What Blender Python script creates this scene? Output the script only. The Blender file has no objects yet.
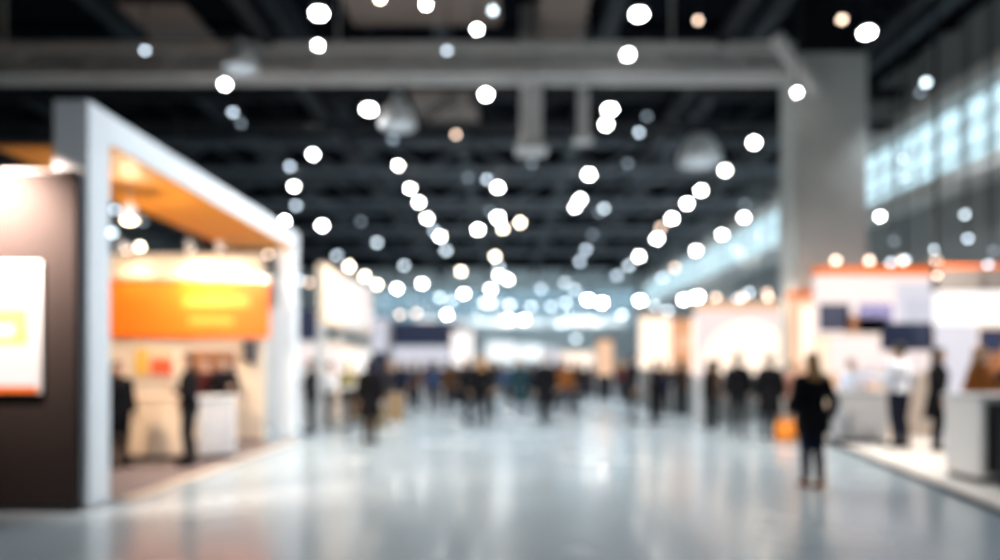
import bpy, bmesh, math, random
from mathutils import Vector, Matrix
PI = math.pi
C = bpy.context.scene.collection
sc = bpy.context.scene
random.seed(7)

# ------------------------------------------------------------------ camera frame
F, HX, HY, EYE = 680.0, 505.0, 366.0, 1.55        # focal in pixels, vanishing point, eye height
def wx(px, Y): return (px - HX) / F * Y
def wz(py, Y): return EYE + (HY - py) / F * Y
def wy(py, z=0.0): return F * (EYE - z) / (py - HY)

# ------------------------------------------------------------------ materials
MATS = {}
def mat(name, col, rough=0.5, metal=0.0, emit=0.0, ecol=None, noise=0.0, nscale=6.0, bump=0.0, coat=0.0):
    if name in MATS: return MATS[name]
    m = bpy.data.materials.new(name); m.use_nodes = True
    nt = m.node_tree; b = nt.nodes['Principled BSDF']
    b.inputs['Base Color'].default_value = (*col, 1); b.inputs['Roughness'].default_value = rough
    b.inputs['Metallic'].default_value = metal
    if coat: b.inputs['Coat Weight'].default_value = coat
    if emit:
        b.inputs['Emission Color'].default_value = (*(ecol or col), 1); b.inputs['Emission Strength'].default_value = emit
    if noise or bump:
        tc = nt.nodes.new('ShaderNodeTexCoord'); n = nt.nodes.new('ShaderNodeTexNoise')
        n.inputs['Scale'].default_value = nscale; n.inputs['Detail'].default_value = 4
        nt.links.new(tc.outputs['Object'], n.inputs['Vector'])
        if noise:
            r = nt.nodes.new('ShaderNodeValToRGB')
            r.color_ramp.elements[0].position = .3; r.color_ramp.elements[1].position = .7
            r.color_ramp.elements[0].color = (*[c * (1 - noise) for c in col], 1)
            r.color_ramp.elements[1].color = (*[min(1, c * (1 + noise)) for c in col], 1)
            nt.links.new(n.outputs['Fac'], r.inputs['Fac']); nt.links.new(r.outputs['Color'], b.inputs['Base Color'])
        if bump:
            bp = nt.nodes.new('ShaderNodeBump'); bp.inputs['Strength'].default_value = bump
            nt.links.new(n.outputs['Fac'], bp.inputs['Height']); nt.links.new(bp.outputs['Normal'], b.inputs['Normal'])
    MATS[name] = m
    return m

def matte(m, k=.12):
    m.node_tree.nodes['Principled BSDF'].inputs['Specular IOR Level'].default_value = k
    return m
def floor_mat():
    m = bpy.data.materials.new('polished_floor'); m.use_nodes = True
    nt = m.node_tree; b = nt.nodes['Principled BSDF']
    tc = nt.nodes.new('ShaderNodeTexCoord')
    n = nt.nodes.new('ShaderNodeTexNoise'); n.inputs['Scale'].default_value = .5; n.inputs['Detail'].default_value = 6
    r = nt.nodes.new('ShaderNodeValToRGB')
    r.color_ramp.elements[0].color = (.295, .375, .435, 1); r.color_ramp.elements[1].color = (.36, .44, .49, 1)
    r.color_ramp.elements[0].position = .3; r.color_ramp.elements[1].position = .7
    rr = nt.nodes.new('ShaderNodeMapRange'); rr.inputs['To Min'].default_value = .2; rr.inputs['To Max'].default_value = .32
    nt.links.new(tc.outputs['Object'], n.inputs['Vector']); nt.links.new(n.outputs['Fac'], r.inputs['Fac'])
    nt.links.new(r.outputs['Color'], b.inputs['Base Color']); nt.links.new(n.outputs['Fac'], rr.inputs['Value'])
    nt.links.new(rr.outputs['Result'], b.inputs['Roughness'])
    b.inputs['IOR'].default_value = 1.5; b.inputs['Coat Weight'].default_value = .35; b.inputs['Coat Roughness'].default_value = .12
    return m

def glass_mat(nm='window_glass', tint=(.86, .95, .97, 1)):
    m = bpy.data.materials.new(nm); m.use_nodes = True
    nt = m.node_tree; nt.nodes.clear()
    o = nt.nodes.new('ShaderNodeOutputMaterial'); t = nt.nodes.new('ShaderNodeBsdfTransparent')
    t.inputs['Color'].default_value = tint
    g = nt.nodes.new('ShaderNodeBsdfGlossy'); g.inputs['Roughness'].default_value = .05
    mx = nt.nodes.new('ShaderNodeMixShader'); mx.inputs[0].default_value = .08
    nt.links.new(t.outputs[0], mx.inputs[1]); nt.links.new(g.outputs[0], mx.inputs[2]); nt.links.new(mx.outputs[0], o.inputs['Surface'])
    return m
FLOOR, GLASS, TINTED = floor_mat(), glass_mat(), glass_mat('tinted_glass', (.52, .62, .67, 1))
white = mat('white_laminate', (.80, .81, .83), .35, noise=.02)
bluewhite = mat('cool_white_paint', (.86, .91, .97), .45, noise=.02)
cream = mat('cream_board', (.88, .74, .60), .6, noise=.03)
peach = mat('peach_board', (.93, .71, .55), .6, noise=.03)
taupe_wall = mat('taupe_wall', (.026, .0195, .0185), .8, noise=.05); matte(taupe_wall, .15)
orange = mat('orange_print', (.95, .19, .006), .5, noise=.04)
soffit_or = mat('orange_soffit', (.95, .36, .035), .5, noise=.03)
dark = mat('black_steel', (.012, .014, .018), .6, noise=.15)
deck = matte(mat('dark_roof_deck', (.004, .0052, .008), .9, noise=.2, nscale=.6), .03); matte(dark, .2)
slate = matte(mat('slate_steel', (.022, .030, .038), .6, noise=.2), .2)
mid_steel = mat('blue_grey_steel', (.11, .135, .16), .5, noise=.15)
grey_steel = mat('grey_galvanised_steel', (.58, .57, .56), .45, noise=.08)
taupe_panel = mat('taupe_acoustic_panel', (.20, .16, .14), .9, noise=.1)
concrete = mat('grey_concrete', (.50, .515, .495), .85, noise=.06, nscale=2)
wallgrey = mat('grey_wall_paint', (.20, .22, .225), .8, noise=.05)
farwall = mat('pale_teal_wall', (.70, .80, .82), .7, noise=.05)
beamwhite = mat('pale_beige_beam', (.50, .49, .47), .7, noise=.04)
carpet_m = mat('taupe_carpet', (.15, .115, .11), .95, noise=.15, nscale=60)
navy = mat('navy_print', (.02, .03, .075), .5, noise=.05)
screen = mat('dark_screen', (.012, .018, .04), .15)
chrome = mat('brushed_steel', (.6, .6, .62), .3, metal=1)
black_pl = mat('black_plastic', (.015, .015, .017), .4)
tan = mat('tan_cardboard', (.24, .15, .08), .7, noise=.1)
def glow(name, col, s): return mat(name, tuple(min(1, c)*.14 for c in col), .4, emit=s, ecol=col)
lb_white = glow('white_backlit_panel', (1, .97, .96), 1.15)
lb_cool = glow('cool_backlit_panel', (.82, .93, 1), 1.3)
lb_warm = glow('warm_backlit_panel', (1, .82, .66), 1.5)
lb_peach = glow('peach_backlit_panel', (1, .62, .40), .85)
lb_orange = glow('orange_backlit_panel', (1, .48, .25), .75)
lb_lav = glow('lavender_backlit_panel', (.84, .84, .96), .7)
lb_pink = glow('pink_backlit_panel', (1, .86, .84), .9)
lamp_m = {'w': glow('white_lamp_glass', (1, .985, .96), 42), 'k': glow('warm_lamp_glass', (1, .86, .66), 26),
          'c': glow('cool_lamp_glass', (.72, .86, 1), 7), 'd': glow('dim_lamp_glass', (.55, .68, .78), 1.8),
          'p': glow('peach_lamp_glass', (1, .72, .55), 8), 'b': glow('bluish_lamp_glass', (.76, .90, 1), 8)}

# ------------------------------------------------------------------ mesh helpers
class MB:
    def __init__(s): s.v, s.f, s.mi, s.cur = [], [], [], 0
    def add(s, vs, fs):
        o = len(s.v); s.v += [tuple(v) for v in vs]
        for f in fs: s.f.append(tuple(i + o for i in f)); s.mi.append(s.cur)
    def box(s, x0, x1, y0, y1, z0, z1, bev=0.0):
        if bev <= 0:
            s.add([(x0,y0,z0),(x1,y0,z0),(x1,y1,z0),(x0,y1,z0),(x0,y0,z1),(x1,y0,z1),(x1,y1,z1),(x0,y1,z1)],
                  [(3,2,1,0),(4,5,6,7),(0,1,5,4),(1,2,6,5),(2,3,7,6),(3,0,4,7)]); return
        bm = bmesh.new(); bmesh.ops.create_cube(bm, size=1)
        for v in bm.verts: v.co = Vector((x0+(v.co.x+.5)*(x1-x0), y0+(v.co.y+.5)*(y1-y0), z0+(v.co.z+.5)*(z1-z0)))
        bmesh.ops.bevel(bm, geom=bm.edges[:], offset=bev, segments=2, affect='EDGES')
        bm.verts.index_update(); s.add([v.co.copy() for v in bm.verts], [[v.index for v in f.verts] for f in bm.faces]); bm.free()
    def rings(s, rs, cap=True):
        n = len(rs[0]); vs = [p for r in rs for p in r]; fs = []
        for i in range(len(rs)-1):
            for j in range(n):
                k = (j+1) % n; fs.append((i*n+j, i*n+k, (i+1)*n+k, (i+1)*n+j))
        if cap: fs.append(tuple(range(n-1, -1, -1))); fs.append(tuple((len(rs)-1)*n+j for j in range(n)))
        s.add(vs, fs)
    def tube(s, pts, rad, n=10):
        pts = [Vector(p) for p in pts]; rad = rad if isinstance(rad, (list, tuple)) else [rad]*len(pts)
        rs = []; u = None
        for i, p in enumerate(pts):
            t = (pts[min(i+1, len(pts)-1)] - pts[max(i-1, 0)]).normalized()
            if u is None: u = t.orthogonal().normalized()
            u = (u - t * u.dot(t)).normalized(); w = t.cross(u)
            rs.append([p + u*(rad[i]*math.cos(a)) + w*(rad[i]*math.sin(a)) for a in (2*PI*k/n for k in range(n))])
        s.rings(rs)
    def lathe(s, prof, n=24, c=(0,0,0)):
        s.rings([[(c[0]+r*math.cos(a), c[1]+r*math.sin(a), c[2]+z) for a in (2*PI*k/n for k in range(n))] for r, z in prof])
    def ell(s, c, r, n=16, m=10, z0=-1.0, z1=1.0):
        rs = []
        for i in range(m+1):
            z = z0+(z1-z0)*i/m; z = max(-.997, min(.997, z)); q = math.sqrt(1-z*z)
            rs.append([(c[0]+r[0]*q*math.cos(a), c[1]+r[1]*q*math.sin(a), c[2]+r[2]*z) for a in (2*PI*k/n for k in range(n))])
        s.rings(rs)
    def prism(s, poly, y0, y1, axis='y'):
        n = len(poly)
        g = (lambda a, b, t: (a, t, b)) if axis == 'y' else ((lambda a, b, t: (a, b, t)) if axis == 'z' else (lambda a, b, t: (t, a, b)))
        s.add([g(a, b, y0) for a, b in poly] + [g(a, b, y1) for a, b in poly],
              [tuple(range(n)), tuple(range(2*n-1, n-1, -1))] + [(i, i+n, (i+1)%n+n, (i+1)%n) for i in range(n)])
    def mesh(s, name, mats, smooth=False):
        me = bpy.data.meshes.new(name); me.from_pydata(s.v, [], s.f)
        for m in (mats if isinstance(mats, (list, tuple)) else [mats]): me.materials.append(m)
        for p, k in zip(me.polygons, s.mi): p.material_index = k; p.use_smooth = bool(smooth)
        bm = bmesh.new(); bm.from_mesh(me); bmesh.ops.recalc_face_normals(bm, faces=bm.faces); bm.to_mesh(me); bm.free()
        if smooth == 'auto': me.set_sharp_from_angle(angle=math.radians(40))
        return me
def obj(name, me, parent=None, loc=None, rz=0.0, mats=None, smooth=False, scale=None):
    if isinstance(me, MB): me = me.mesh(name, mats, smooth)
    o = bpy.data.objects.new(name, me); C.objects.link(o)
    if loc is not None: o.location = loc
    if rz: o.rotation_euler = (0, 0, rz)
    if scale is not None: o.scale = scale if isinstance(scale, (tuple, list)) else (scale,)*3
    if parent is not None: o.parent = parent
    return o
def tag(o, label, cat, group=None):
    o['label'] = label; o['category'] = cat
    if group: o['group'] = group
    return o
def thing(name, label, cat, loc=(0,0,0), rz=0.0, group=None):
    o = bpy.data.objects.new(name, None); C.objects.link(o); o.location = loc; o.rotation_euler = (0,0,rz)
    o.empty_display_size = .2
    return tag(o, label, cat, group)
def struct(name, mb, m, smooth=False):
    o = obj(name, mb, mats=m, smooth=smooth); o['kind'] = 'structure'; return o
def boxpart(name, parent, m, *b, bev=.006, label=None):
    q = MB(); q.box(*b, bev=bev); o = obj(name, q, parent, mats=m)
    if label: o['label'] = label
    return o
def light(kind, name, loc, power, col, size=.05, target=None, angle=100, blend=.6, parent=None):
    l = bpy.data.lights.new(name, kind); l.energy = power; l.color = col; l.shadow_soft_size = size
    if kind == 'SPOT': l.spot_size = math.radians(angle); l.spot_blend = blend
    o = bpy.data.objects.new(name, l); C.objects.link(o); o.location = loc
    if target is not None: o.rotation_euler = (Vector(target)-Vector(loc)).to_track_quat('-Z', 'Y').to_euler()
    if parent is not None: o.parent = parent
    return o
ORD = ['first','second','third','fourth','fifth','sixth','seventh','eighth','ninth','tenth','eleventh','twelfth','thirteenth','fourteenth',
       'fifteenth','sixteenth','seventeenth','eighteenth','nineteenth','twentieth','twenty-first','twenty-second','twenty-third','twenty-fourth',
       'twenty-fifth','twenty-sixth','twenty-seventh','twenty-eighth','twenty-ninth','thirtieth','thirty-first','thirty-second','thirty-third','thirty-fourth']

# ------------------------------------------------------------------ the hall
XL, XR, YB, YF, ZC = -24.0, 12.0, -8.0, 62.0, 10.6
q = MB(); q.box(XL-.3, XR+.3, YB-.3, YF+.3, -.2, 0); struct('floor', q, FLOOR)
q = MB(); q.box(XL-.3, XR+.3, YB-.3, YF+.3, ZC, ZC+.25)
for y in range(-6, 62, 2): q.box(XL, XR, y-.06, y+.06, ZC-.16, ZC)       # ribs of the steel deck
struct('ceiling', q, deck)
q = MB(); q.box(XL-.3, XL, YB, YF, 0, ZC); struct('wall_left', q, wallgrey)
q = MB(); q.box(XL-.3, XR+.3, YB-.3, YB, 0, ZC); struct('wall_back', q, wallgrey)
# right wall: solid below, window band, dark above
WZ0, WZ1 = 6.45, 8.55
q = MB(); q.box(XR, XR+.3, YB, YF, 0, WZ0); q.box(XR, XR+.3, YB, YF, WZ1, ZC); q.box(XR, XR+.3, YB, 6, WZ0, WZ1); q.box(XR, XR+.3, 60, YF, WZ0, WZ1)
struct('wall_right', q, wallgrey)
q = MB(); q.box(XR-.35, XR, YB, YF, WZ1, WZ1+.42); struct('trim_1', q, beamwhite)
q = MB(); q.box(XR-.9, XR, YB, YF, WZ0-.36, WZ0); struct('trim_2', q, concrete)
wn = 1
for k in range(9):                                                        # nine glazed bays along the gallery
    y0 = 6 + k*6.0; y1 = y0 + 6.0
    w = MB()
    for j in range(7):
        yy = y0 + j*1.0; w.box(XR+.07, XR+.13, yy-.03, yy+.03, WZ0, WZ1)
    for j in range(4):
        zz = WZ0 + j*(WZ1-WZ0)/3; w.box(XR+.075, XR+.125, y0, y1, zz-.035, zz+.035)
    wf = struct('window_%d' % wn, w, beamwhite); wn += 1
    g = MB(); g.box(XR+.095, XR+.105, y0+.05, y1-.05, WZ0, WZ1); obj('pane', g, wf, mats=GLASS)
# far wall with window band
FZ0, FZ1 = 5.6, 8.5
q = MB(); q.box(XL, XR, YF, YF+.3, 0, FZ0); q.box(XL, XR, YF, YF+.3, FZ1, ZC); q.box(XL, -12, YF, YF+.3, FZ0, FZ1)
struct('wall_far', q, farwall)
for k in range(6):
    x0 = -12 + k*4.0; x1 = x0+4
    w = MB()
    for j in range(5): w.box(x0+j-.06, x0+j+.06, YF+.04, YF+.16, FZ0, FZ1)
    for zz in (FZ0, 6.55, 7.5, FZ1): w.box(x0, x1, YF+.05, YF+.15, zz-.05, zz+.05)
    wf = struct('window_%d' % wn, w, beamwhite); wn += 1
    g = MB(); g.box(x0+.05, x1-.05, YF+.095, YF+.105, FZ0, FZ1); obj('pane', g, wf, mats=TINTED)
q = MB()
for x in range(-23, 12, 3): q.box(x-.05, x+.05, YF-.12, YF, 0, FZ0)
q.box(XL, XR, YF-.2, YF, FZ0-.25, FZ0); struct('trim_3', q, beamwhite)
# concrete column on the right
q = MB(); q.box(6.87, 8.54, 16.0, 17.0, 0, 8.95, bev=.04); struct('column', q, concrete)
q = MB(); q.box(7.2, 8.2, 16.25, 16.75, 8.95, ZC); q.box(6.9, 8.5, 16.05, 16.95, 8.951, 9.02); struct('column_head', q, dark)

# ------------------------------------------------------------------ roof steel
def truss(y, z0, z1, m, label, r=.07, step=1.6, x0=XL, x1=XR, extra=False):
    t = thing('roof_truss', label, 'truss', (0, y, z0), group='roof trusses across the hall')
    for nm, z in (('bottom_chord', 0), ('top_chord', z1-z0)):
        a = MB()
        for dy in (-.22, .22): a.box(x0+.02, x1-.02, dy-r, dy+r, z-r, z+r)
        obj(nm, a, t, mats=m)
    a = MB(); x = x0+.3; k = 0
    while x < x1-step:
        for dy in (-.22, .22): a.tube([(x, dy, 0 if k % 2 else z1-z0), (x+step, dy, z1-z0 if k % 2 else 0)], r*.55, 6)
        a.tube([(x, -.22, 0), (x, .22, 0)], r*.5, 6); x += step; k += 1
    obj('web', a, t, mats=m)
    for xx in (-20, -12, -4, 4):
        h = MB(); h.tube([(xx, 0, z1-z0), (xx, 0, ZC-z0-.01)], .04, 6); obj('hanger', h, t, mats=m)
    if extra:
        pl = MB(); pl.box(x0+.05, 6.6, -.02, .02, .14, z1-z0-.14); obj('web_plate', pl, t, mats=m)
    return t
truss(16.3, 8.48, 9.1, grey_steel, 'wide pale grey lattice truss crossing the hall in front of the column', r=.085, step=.9, x1=6.86, extra=True)
for i, y in enumerate((12.6, 20.5, 25, 30, 36, 43, 50)):
    truss(y, 8.75 if i else 9.1, 9.75 if i else 10.0, mid_steel if i in (2, 3, 4, 5) else dark,
          'dark steel roof truss, %s one behind the pale grey truss' % ORD[i-1] if i else 'dark steel roof truss in front of the pale grey truss')
# bracket where the pale truss meets the column
t = thing('truss_bracket', 'pale grey slanting bracket joining the lattice truss to the concrete column', 'bracket', (6.6, 15.72, 7.9))
a = MB(); a.tube([(-.35, 0, 1.25), (.55, 0, .1)], [.2, .16], 8); obj('strut', a, t, mats=grey_steel)
a = MB(); a.box(.4, .7, -.06, .12, -.1, .3, bev=.02); obj('foot_plate', a, t, mats=grey_steel)
# purlins running away
for i, x in enumerate((-20, -15, -9.5, -5.4, -1.6, 2.6, 6.4, 10.2)):
    a = MB(); a.box(x-.1, x+.1, YB+.05, YF-.05, 9.86, 10.42)
    a.box(x-.2, x+.2, YB+.05, YF-.05, 9.84, 9.88); a.box(x-.2, x+.2, YB+.05, YF-.05, 10.40, 10.44)
    tag(obj('roof_beam', a, mats=slate), 'dark steel roof beam running down the hall, %s from the left' % ORD[i], 'beam', 'roof beams running down the hall')
# acoustic panels
for i, (px0, px1, py0, py1) in enumerate(((345, 500, -12, 26), (540, 588, -25, 40), (415, 478, 92, 128), (135, 200, 5, 40))):
    y0, y1 = F*8.1/(HY-py0), F*8.1/(HY-py1)
    ym = (y0+y1)/2; x0, x1 = wx(px0, ym), wx(px1, ym)
    t = thing('acoustic_panel', ('large taupe acoustic panel hung flat above the pale grey truss', 'narrow taupe acoustic panel hung above the truss post',
        'wide taupe acoustic panel hung flat behind the pale grey truss', 'small taupe acoustic panel above the left end of the truss')[i], 'ceiling panel', ((x0+x1)/2, ym, 9.65), group='hanging acoustic panels')
    a = MB(); a.box((x0-x1)/2, (x1-x0)/2, y0-ym, y1-ym, 0, .08, bev=.02); obj('board', a, t, mats=taupe_panel)
    for sx in (-.4, .4):
        a = MB(); a.tube([(sx*(x1-x0), 0, .08), (sx*(x1-x0), 0, ZC-9.66)], .012, 6); obj('wire', a, t, mats=dark)
# drop posts
for i, (px, py1, Y) in enumerate(((531, 150, 17.2), (583, 140, 17.6))):
    z1 = wz(py1, Y)
    t = thing('hanging_post', ('pale grey square drop post hanging behind the lattice truss', 'thinner grey drop post to the right of the square one')[i], 'post', (wx(px, Y), Y, z1), group='drop posts under the roof')
    w = .27 if i == 0 else .13
    a = MB(); a.box(-w, w, -w, w, 0, ZC-z1-.01, bev=.02); obj('shaft', a, t, mats=grey_steel)
    a = MB(); a.box(-w-.12, w+.12, -w-.12, w+.12, -.06, .02, bev=.02); obj('end_plate', a, t, mats=grey_steel)

# ------------------------------------------------------------------ lamps
def lamp_meshes():
    h = MB(); h.lathe([(.16, .98), (.2, .95), (.2, .62), (.34, .5), (.52, .28), (.60, .02), (.57, .02), (.50, .24)], 24)
    b = MB(); b.ell((0, 0, -.08), (.5, .5, .42), 20, 12, -1, .8)
    r = MB(); r.tube([(0,0,0), (0,0,1)], 1.0, 6)
    c = MB(); c.lathe([(.09, 0), (.09, .05), (.02, .06)], 16)
    return h.mesh('housing', slate, 'auto'), b.mesh('diffuser', lamp_m['w'], True), r.mesh('rod', dark), c.mesh('ceiling_rose', dark)
HOUS, DIFF, ROD, ROSE = lamp_meshes()
DIFFM = {}
for k, m in lamp_m.items():
    d = DIFF.copy(); d.materials.clear(); d.materials.append(m); DIFFM[k] = d
TONE = {'w': 'white', 'k': 'yellowish', 'c': 'bluish', 'd': 'dim', 'p': 'peach', 'b': 'pale blue'}
LAMPS = []          # px, py, size px, tone, zone
def L(zone, *rows):
    for r in rows: LAMPS.append((*r, zone))
L('up', (319,13,27,'w'), (380,-2,20,'k'), (426,4,20,'w'), (493,10,20,'b'), (477,29,20,'w'), (639,14,27,'w'), (698,20,19,'p'), (842,19,20,'p'), (867,32,26,'w'), (318,45,20,'w'), (145,50,18,'c'), (447,50,18,'c'))
L('mid', (628,54,22,'w'), (225,84,21,'w'), (233,112,18,'c'), (241,123,18,'d'), (486,94,22,'w'), (369,109,25,'w'), (456,134,18,'p'), (610,109,24,'w'), (606,124,21,'w'), (639,132,18,'c'), (647,116,18,'d'),
  (313,154,20,'w'), (398,165,18,'w'), (628,163,17,'d'), (532,163,18,'d'), (393,139,20,'d'), (797,92,18,'w'), (754,142,21,'w'), (926,82,20,'b'), (920,92,18,'d'), (589,174,21,'w'), (468,177,18,'d'), (487,179,18,'c'), (498,187,20,'w'))
L('lrow', (410,188,19,'w'), (419,202,19,'w'), (427,218,19,'w'), (434,230,18,'c'), (440,236,19,'w'), (446,250,19,'b'), (461,271,17,'k'), (464,293,18,'w'))
L('rrow', (725,170,20,'w'), (701,190,20,'w'), (687,203,20,'w'), (672,218,20,'w'), (661,227,19,'p'), (657,238,20,'w'), (639,256,19,'w'), (629,265,18,'b'), (617,275,18,'c'))
L('leftpost', (290,166,17,'c'), (294,186,19,'w'), (296,205,17,'c'), (285,220,18,'w'), (322,225,20,'w'), (337,255,17,'c'), (299,279,17,'b'), (309,282,16,'p'))
L('portal', (118,187,19,'b'), (112,232,20,'b'), (128,249,18,'p'), (143,221,18,'d'), (115,209,16,'c'), (140,246,18,'k'), (268,254,18,'p'))
L('between', (377,242,17,'b'), (361,221,17,'d'), (404,265,17,'b'), (397,288,17,'w'), (422,283,17,'w'), (478,229,20,'w'), (498,217,21,'w'), (503,228,19,'k'), (520,222,19,'k'), (490,211,17,'d'), (495,256,16,'k'),
  (499,266,17,'b'), (499,275,18,'w'), (508,279,18,'w'), (490,289,20,'w'), (580,199,20,'w'), (575,207,18,'w'), (604,208,18,'b'), (599,212,17,'d'), (592,234,18,'d'), (586,249,18,'c'), (580,261,17,'c'), (541,288,17,'c'), (565,282,17,'b'), (575,289,17,'b'))
L('rightwin', (744,217,18,'w'), (745,204,15,'d'), (722,234,18,'w'), (696,250,18,'w'), (686,259,17,'d'), (675,267,18,'p'), (662,277,18,'c'), (640,300,20,'w'), (790,251,16,'b'), (815,277,17,'k'), (789,283,17,'k'), (767,292,16,'p'), (749,292,17,'b'), (738,298,16,'b'), (723,304,18,'w'), (697,296,22,'w'), (684,299,20,'w'))
L('gallery', (904,158,16,'b'), (905,177,17,'b'), (880,216,17,'w'), (894,240,16,'d'), (891,262,16,'b'), (905,259,17,'b'), (935,249,17,'b'), (965,214,17,'b'), (968,238,17,'c'), (988,264,17,'c'), (993,250,16,'d'), (880,270,15,'k'), (937,275,15,'p'))
L('far', (400,314,16,'p'), (416,313,16,'p'), (430,314,15,'d'), (447,314,18,'w'), (371,314,17,'b'), (383,299,15,'d'), (412,299,15,'d'), (367,287,17,'c'), (440,297,18,'b'), (452,300,17,'b'), (488,302,26,'b'), (510,304,20,'b'), (531,306,19,'b'), (551,306,18,'b'),
  (566,302,19,'b'), (588,299,20,'w'), (602,302,20,'w'), (622,314,20,'b'), (508,319,20,'w'), (524,319,19,'w'), (546,321,16,'d'), (561,324,17,'b'), (576,338,17,'b'), (655,305,18,'b'), (668,310,18,'b'))
ZONE = {'up': ('{} lamp above the pale grey truss, {} from the left', 'lamps above the pale grey truss', 'x'),
  'mid': ('{} lamp hanging just below the pale grey truss, {} from the left', 'lamps below the pale grey truss', 'x'),
  'lrow': ('{} lamp in the receding row left of the aisle, {} from the near end', 'lamps in the left receding row', 'y'),
  'rrow': ('{} lamp in the receding row right of the aisle, {} from the near end', 'lamps in the right receding row', 'y'),
  'leftpost': ('{} lamp by the far top corner of the white portal, {} from the top', 'lamps near the far portal corner', 'y'),
  'portal': ('{} lamp seen through the opening of the white portal, {} from the top', 'lamps seen through the portal', 'y'),
  'between': ('{} lamp between the two receding rows of lamps, {} from the left', 'lamps between the receding rows', 'x'),
  'rightwin': ('{} lamp before the gallery glazing left of the column, {} from the left', 'lamps before the gallery glazing', 'x'),
  'gallery': ('{} lamp on the right side beneath the gallery, {} from the left', 'lamps beneath the gallery', 'x'),
  'far': ('{} lamp over the distant stands before the end wall, {} from the left', 'lamps over the distant stands', 'x')}
rl = random.Random(3); LAMPX = []; LAMPXY = []
for zone, (fmt, grp, key) in ZONE.items():
    ls = [l for l in LAMPS if l[4] == zone]; ls.sort(key=lambda l: l[0] if key == 'x' else l[1])
    for i, (px, py, size, tone, _) in enumerate(ls):
        zl = 8.3
        if zone == 'far': Y = 42 + rl.random()*14
        elif zone == 'gallery':
            Y = min(F*(5.2-EYE)/(HY-py), 11.2*F/(px-HX))
            if py < 200: Y = min(19.2, 11.2*F/(px-HX))
        elif zone == 'rightwin' and py > 270 and px > 640: Y = min(11*F/(px-HX), 40) if px < 760 else 21.0
        else:
            Y = F*(zl-EYE)/(HY-py)
            if Y > 56: Y = 50 + rl.random()*6
            if px > HX: Y = min(Y, 11.2*F/(px-HX))
        if (px, py) == (797, 92): Y = 15.3
        # keep clear of the dark trusses
        for ty in (12.6, 16.3, 20.5, 25, 30, 36, 43, 50):
            if abs(Y-ty) < .75: Y = ty + (.8 if Y > ty else -.8)
        if px > HX: Y = min(Y, 11.2*F/(px-HX))
        while any((wx(px, Y)-a)**2+(Y-b)**2 < 1.0 for a, b in LAMPXY): Y -= .7
        LAMPXY.append((wx(px, Y), Y)); x, z = wx(px, Y), wz(py, Y)
        flat = .58 if size > 22 else 1.0; s = max(size-14.2, 4.5)/F*Y
        LAMPX.append(x)
        t = thing('pendant_lamp', fmt.format(TONE[tone], ORD[i]), 'lamp', (x, Y, z), group=grp)
        obj('diffuser', DIFFM[tone], t, scale=(s, s, s*flat)); obj('housing', HOUS, t, (0,0,.1*s), scale=s)
        obj('rod', ROD, t, (0,0,s), scale=(.015, .015, ZC-.17-z-s)); obj('ceiling_rose', ROSE, t, (0,0,ZC-.23-z))
        if tone in 'wkb' and zone != 'gallery' and (px, py) != (797, 92):
            light('SPOT', 'lamp_light', (0, 0, -.56*s), 1.0 if tone == 'b' else 1.6, (1, .98, .95) if tone != 'b' else (.86, .94, 1), 0.0, angle=125, blend=.9, parent=t).data.energy = (600 if tone != 'b' else 430) * (1.5 if zone == 'far' else 1)
for lx in (-9, -3, 3, 9):
    for ly in (-4, 2, 7.5): light('SPOT', 'lamp_light', (lx, ly, 8.2), 90 if lx < 0 else 230, (.95, .97, 1), 0.0, angle=130, blend=.9)
# ducts, run where no lamp rod hangs
def clear_x(a, b, r):
    best = max((min([abs(a+(b-a)*k/60-x) for x in LAMPX]), a+(b-a)*k/60) for k in range(61)); return best[1], min(r, best[0]-.12)
DUCTS = []
for a_, b_ in ((-9.0, -5.6), (3.4, 5.6), (8.2, 10.6)):
    x_, r_ = clear_x(a_, b_, .36); DUCTS.append((x_, 9.25, max(r_, .1)))
for i, (x, z, r) in enumerate(DUCTS):
    t = thing('ventilation_duct', ('round dark ventilation duct left of the middle of the roof', 'round dark ventilation duct over the right of the aisle',
              'round dark ventilation duct near the gallery windows')[i], 'duct', (x, 0, z), group='ventilation ducts under the roof')
    a = MB(); a.tube([(0, 9, 0), (0, 60, 0)], r, 20); obj('pipe', a, t, mats=dark, smooth='auto')
    for y in range(11, 60, 7):
        a = MB(); a.tube([(0, y-.06, 0), (0, y+.06, 0)], r+.035, 20); obj('flange', a, t, mats=slate, smooth='auto')
        a = MB(); a.tube([(0, y, r), (0, y, ZC-z-.01)], .02, 6); obj('strap', a, t, mats=dark)
# bell lamps
bell_glass = glow('bell_lamp_glass', (.75, .86, .95), .55)
for i, (px, py, Y, d) in enumerate(((398, 116, 17.9, .95), (241, 60, 15.2, .75), (700, 150, 21.5, 1.35))):
    z = wz(py, Y)
    t = thing('bell_lamp', ('pale bell shaped lamp hanging behind the truss, left of the drop post', 'pale bell shaped lamp hanging before the left end of the truss',
        'broad pale bell shaped lamp hanging behind the column end of the truss', 'pale bell shaped lamp hanging before the middle of the truss')[i], 'lamp', (wx(px, Y), Y, z), group='pale bell lamps')
    a = MB(); a.lathe([(.06*d, .62*d), (.12*d, .6*d), (.14*d, .42*d), (.3*d, .25*d), (.48*d, -.12*d), (.5*d, -.3*d), (.48*d, -.3*d), (.42*d, -.1*d)], 28); obj('shade', a, t, mats=mat('pale_aluminium', (.82, .86, .88), .4, noise=.03), smooth='auto')
    a = MB(); a.ell((0, 0, -.22*d), (.3*d, .3*d, .16*d), 20, 8); obj('bulb', a, t, mats=bell_glass, smooth=True)
    obj('rod', ROD, t, (0,0,.6*d), scale=(.018, .018, ZC-.17-z-.6*d))

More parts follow.
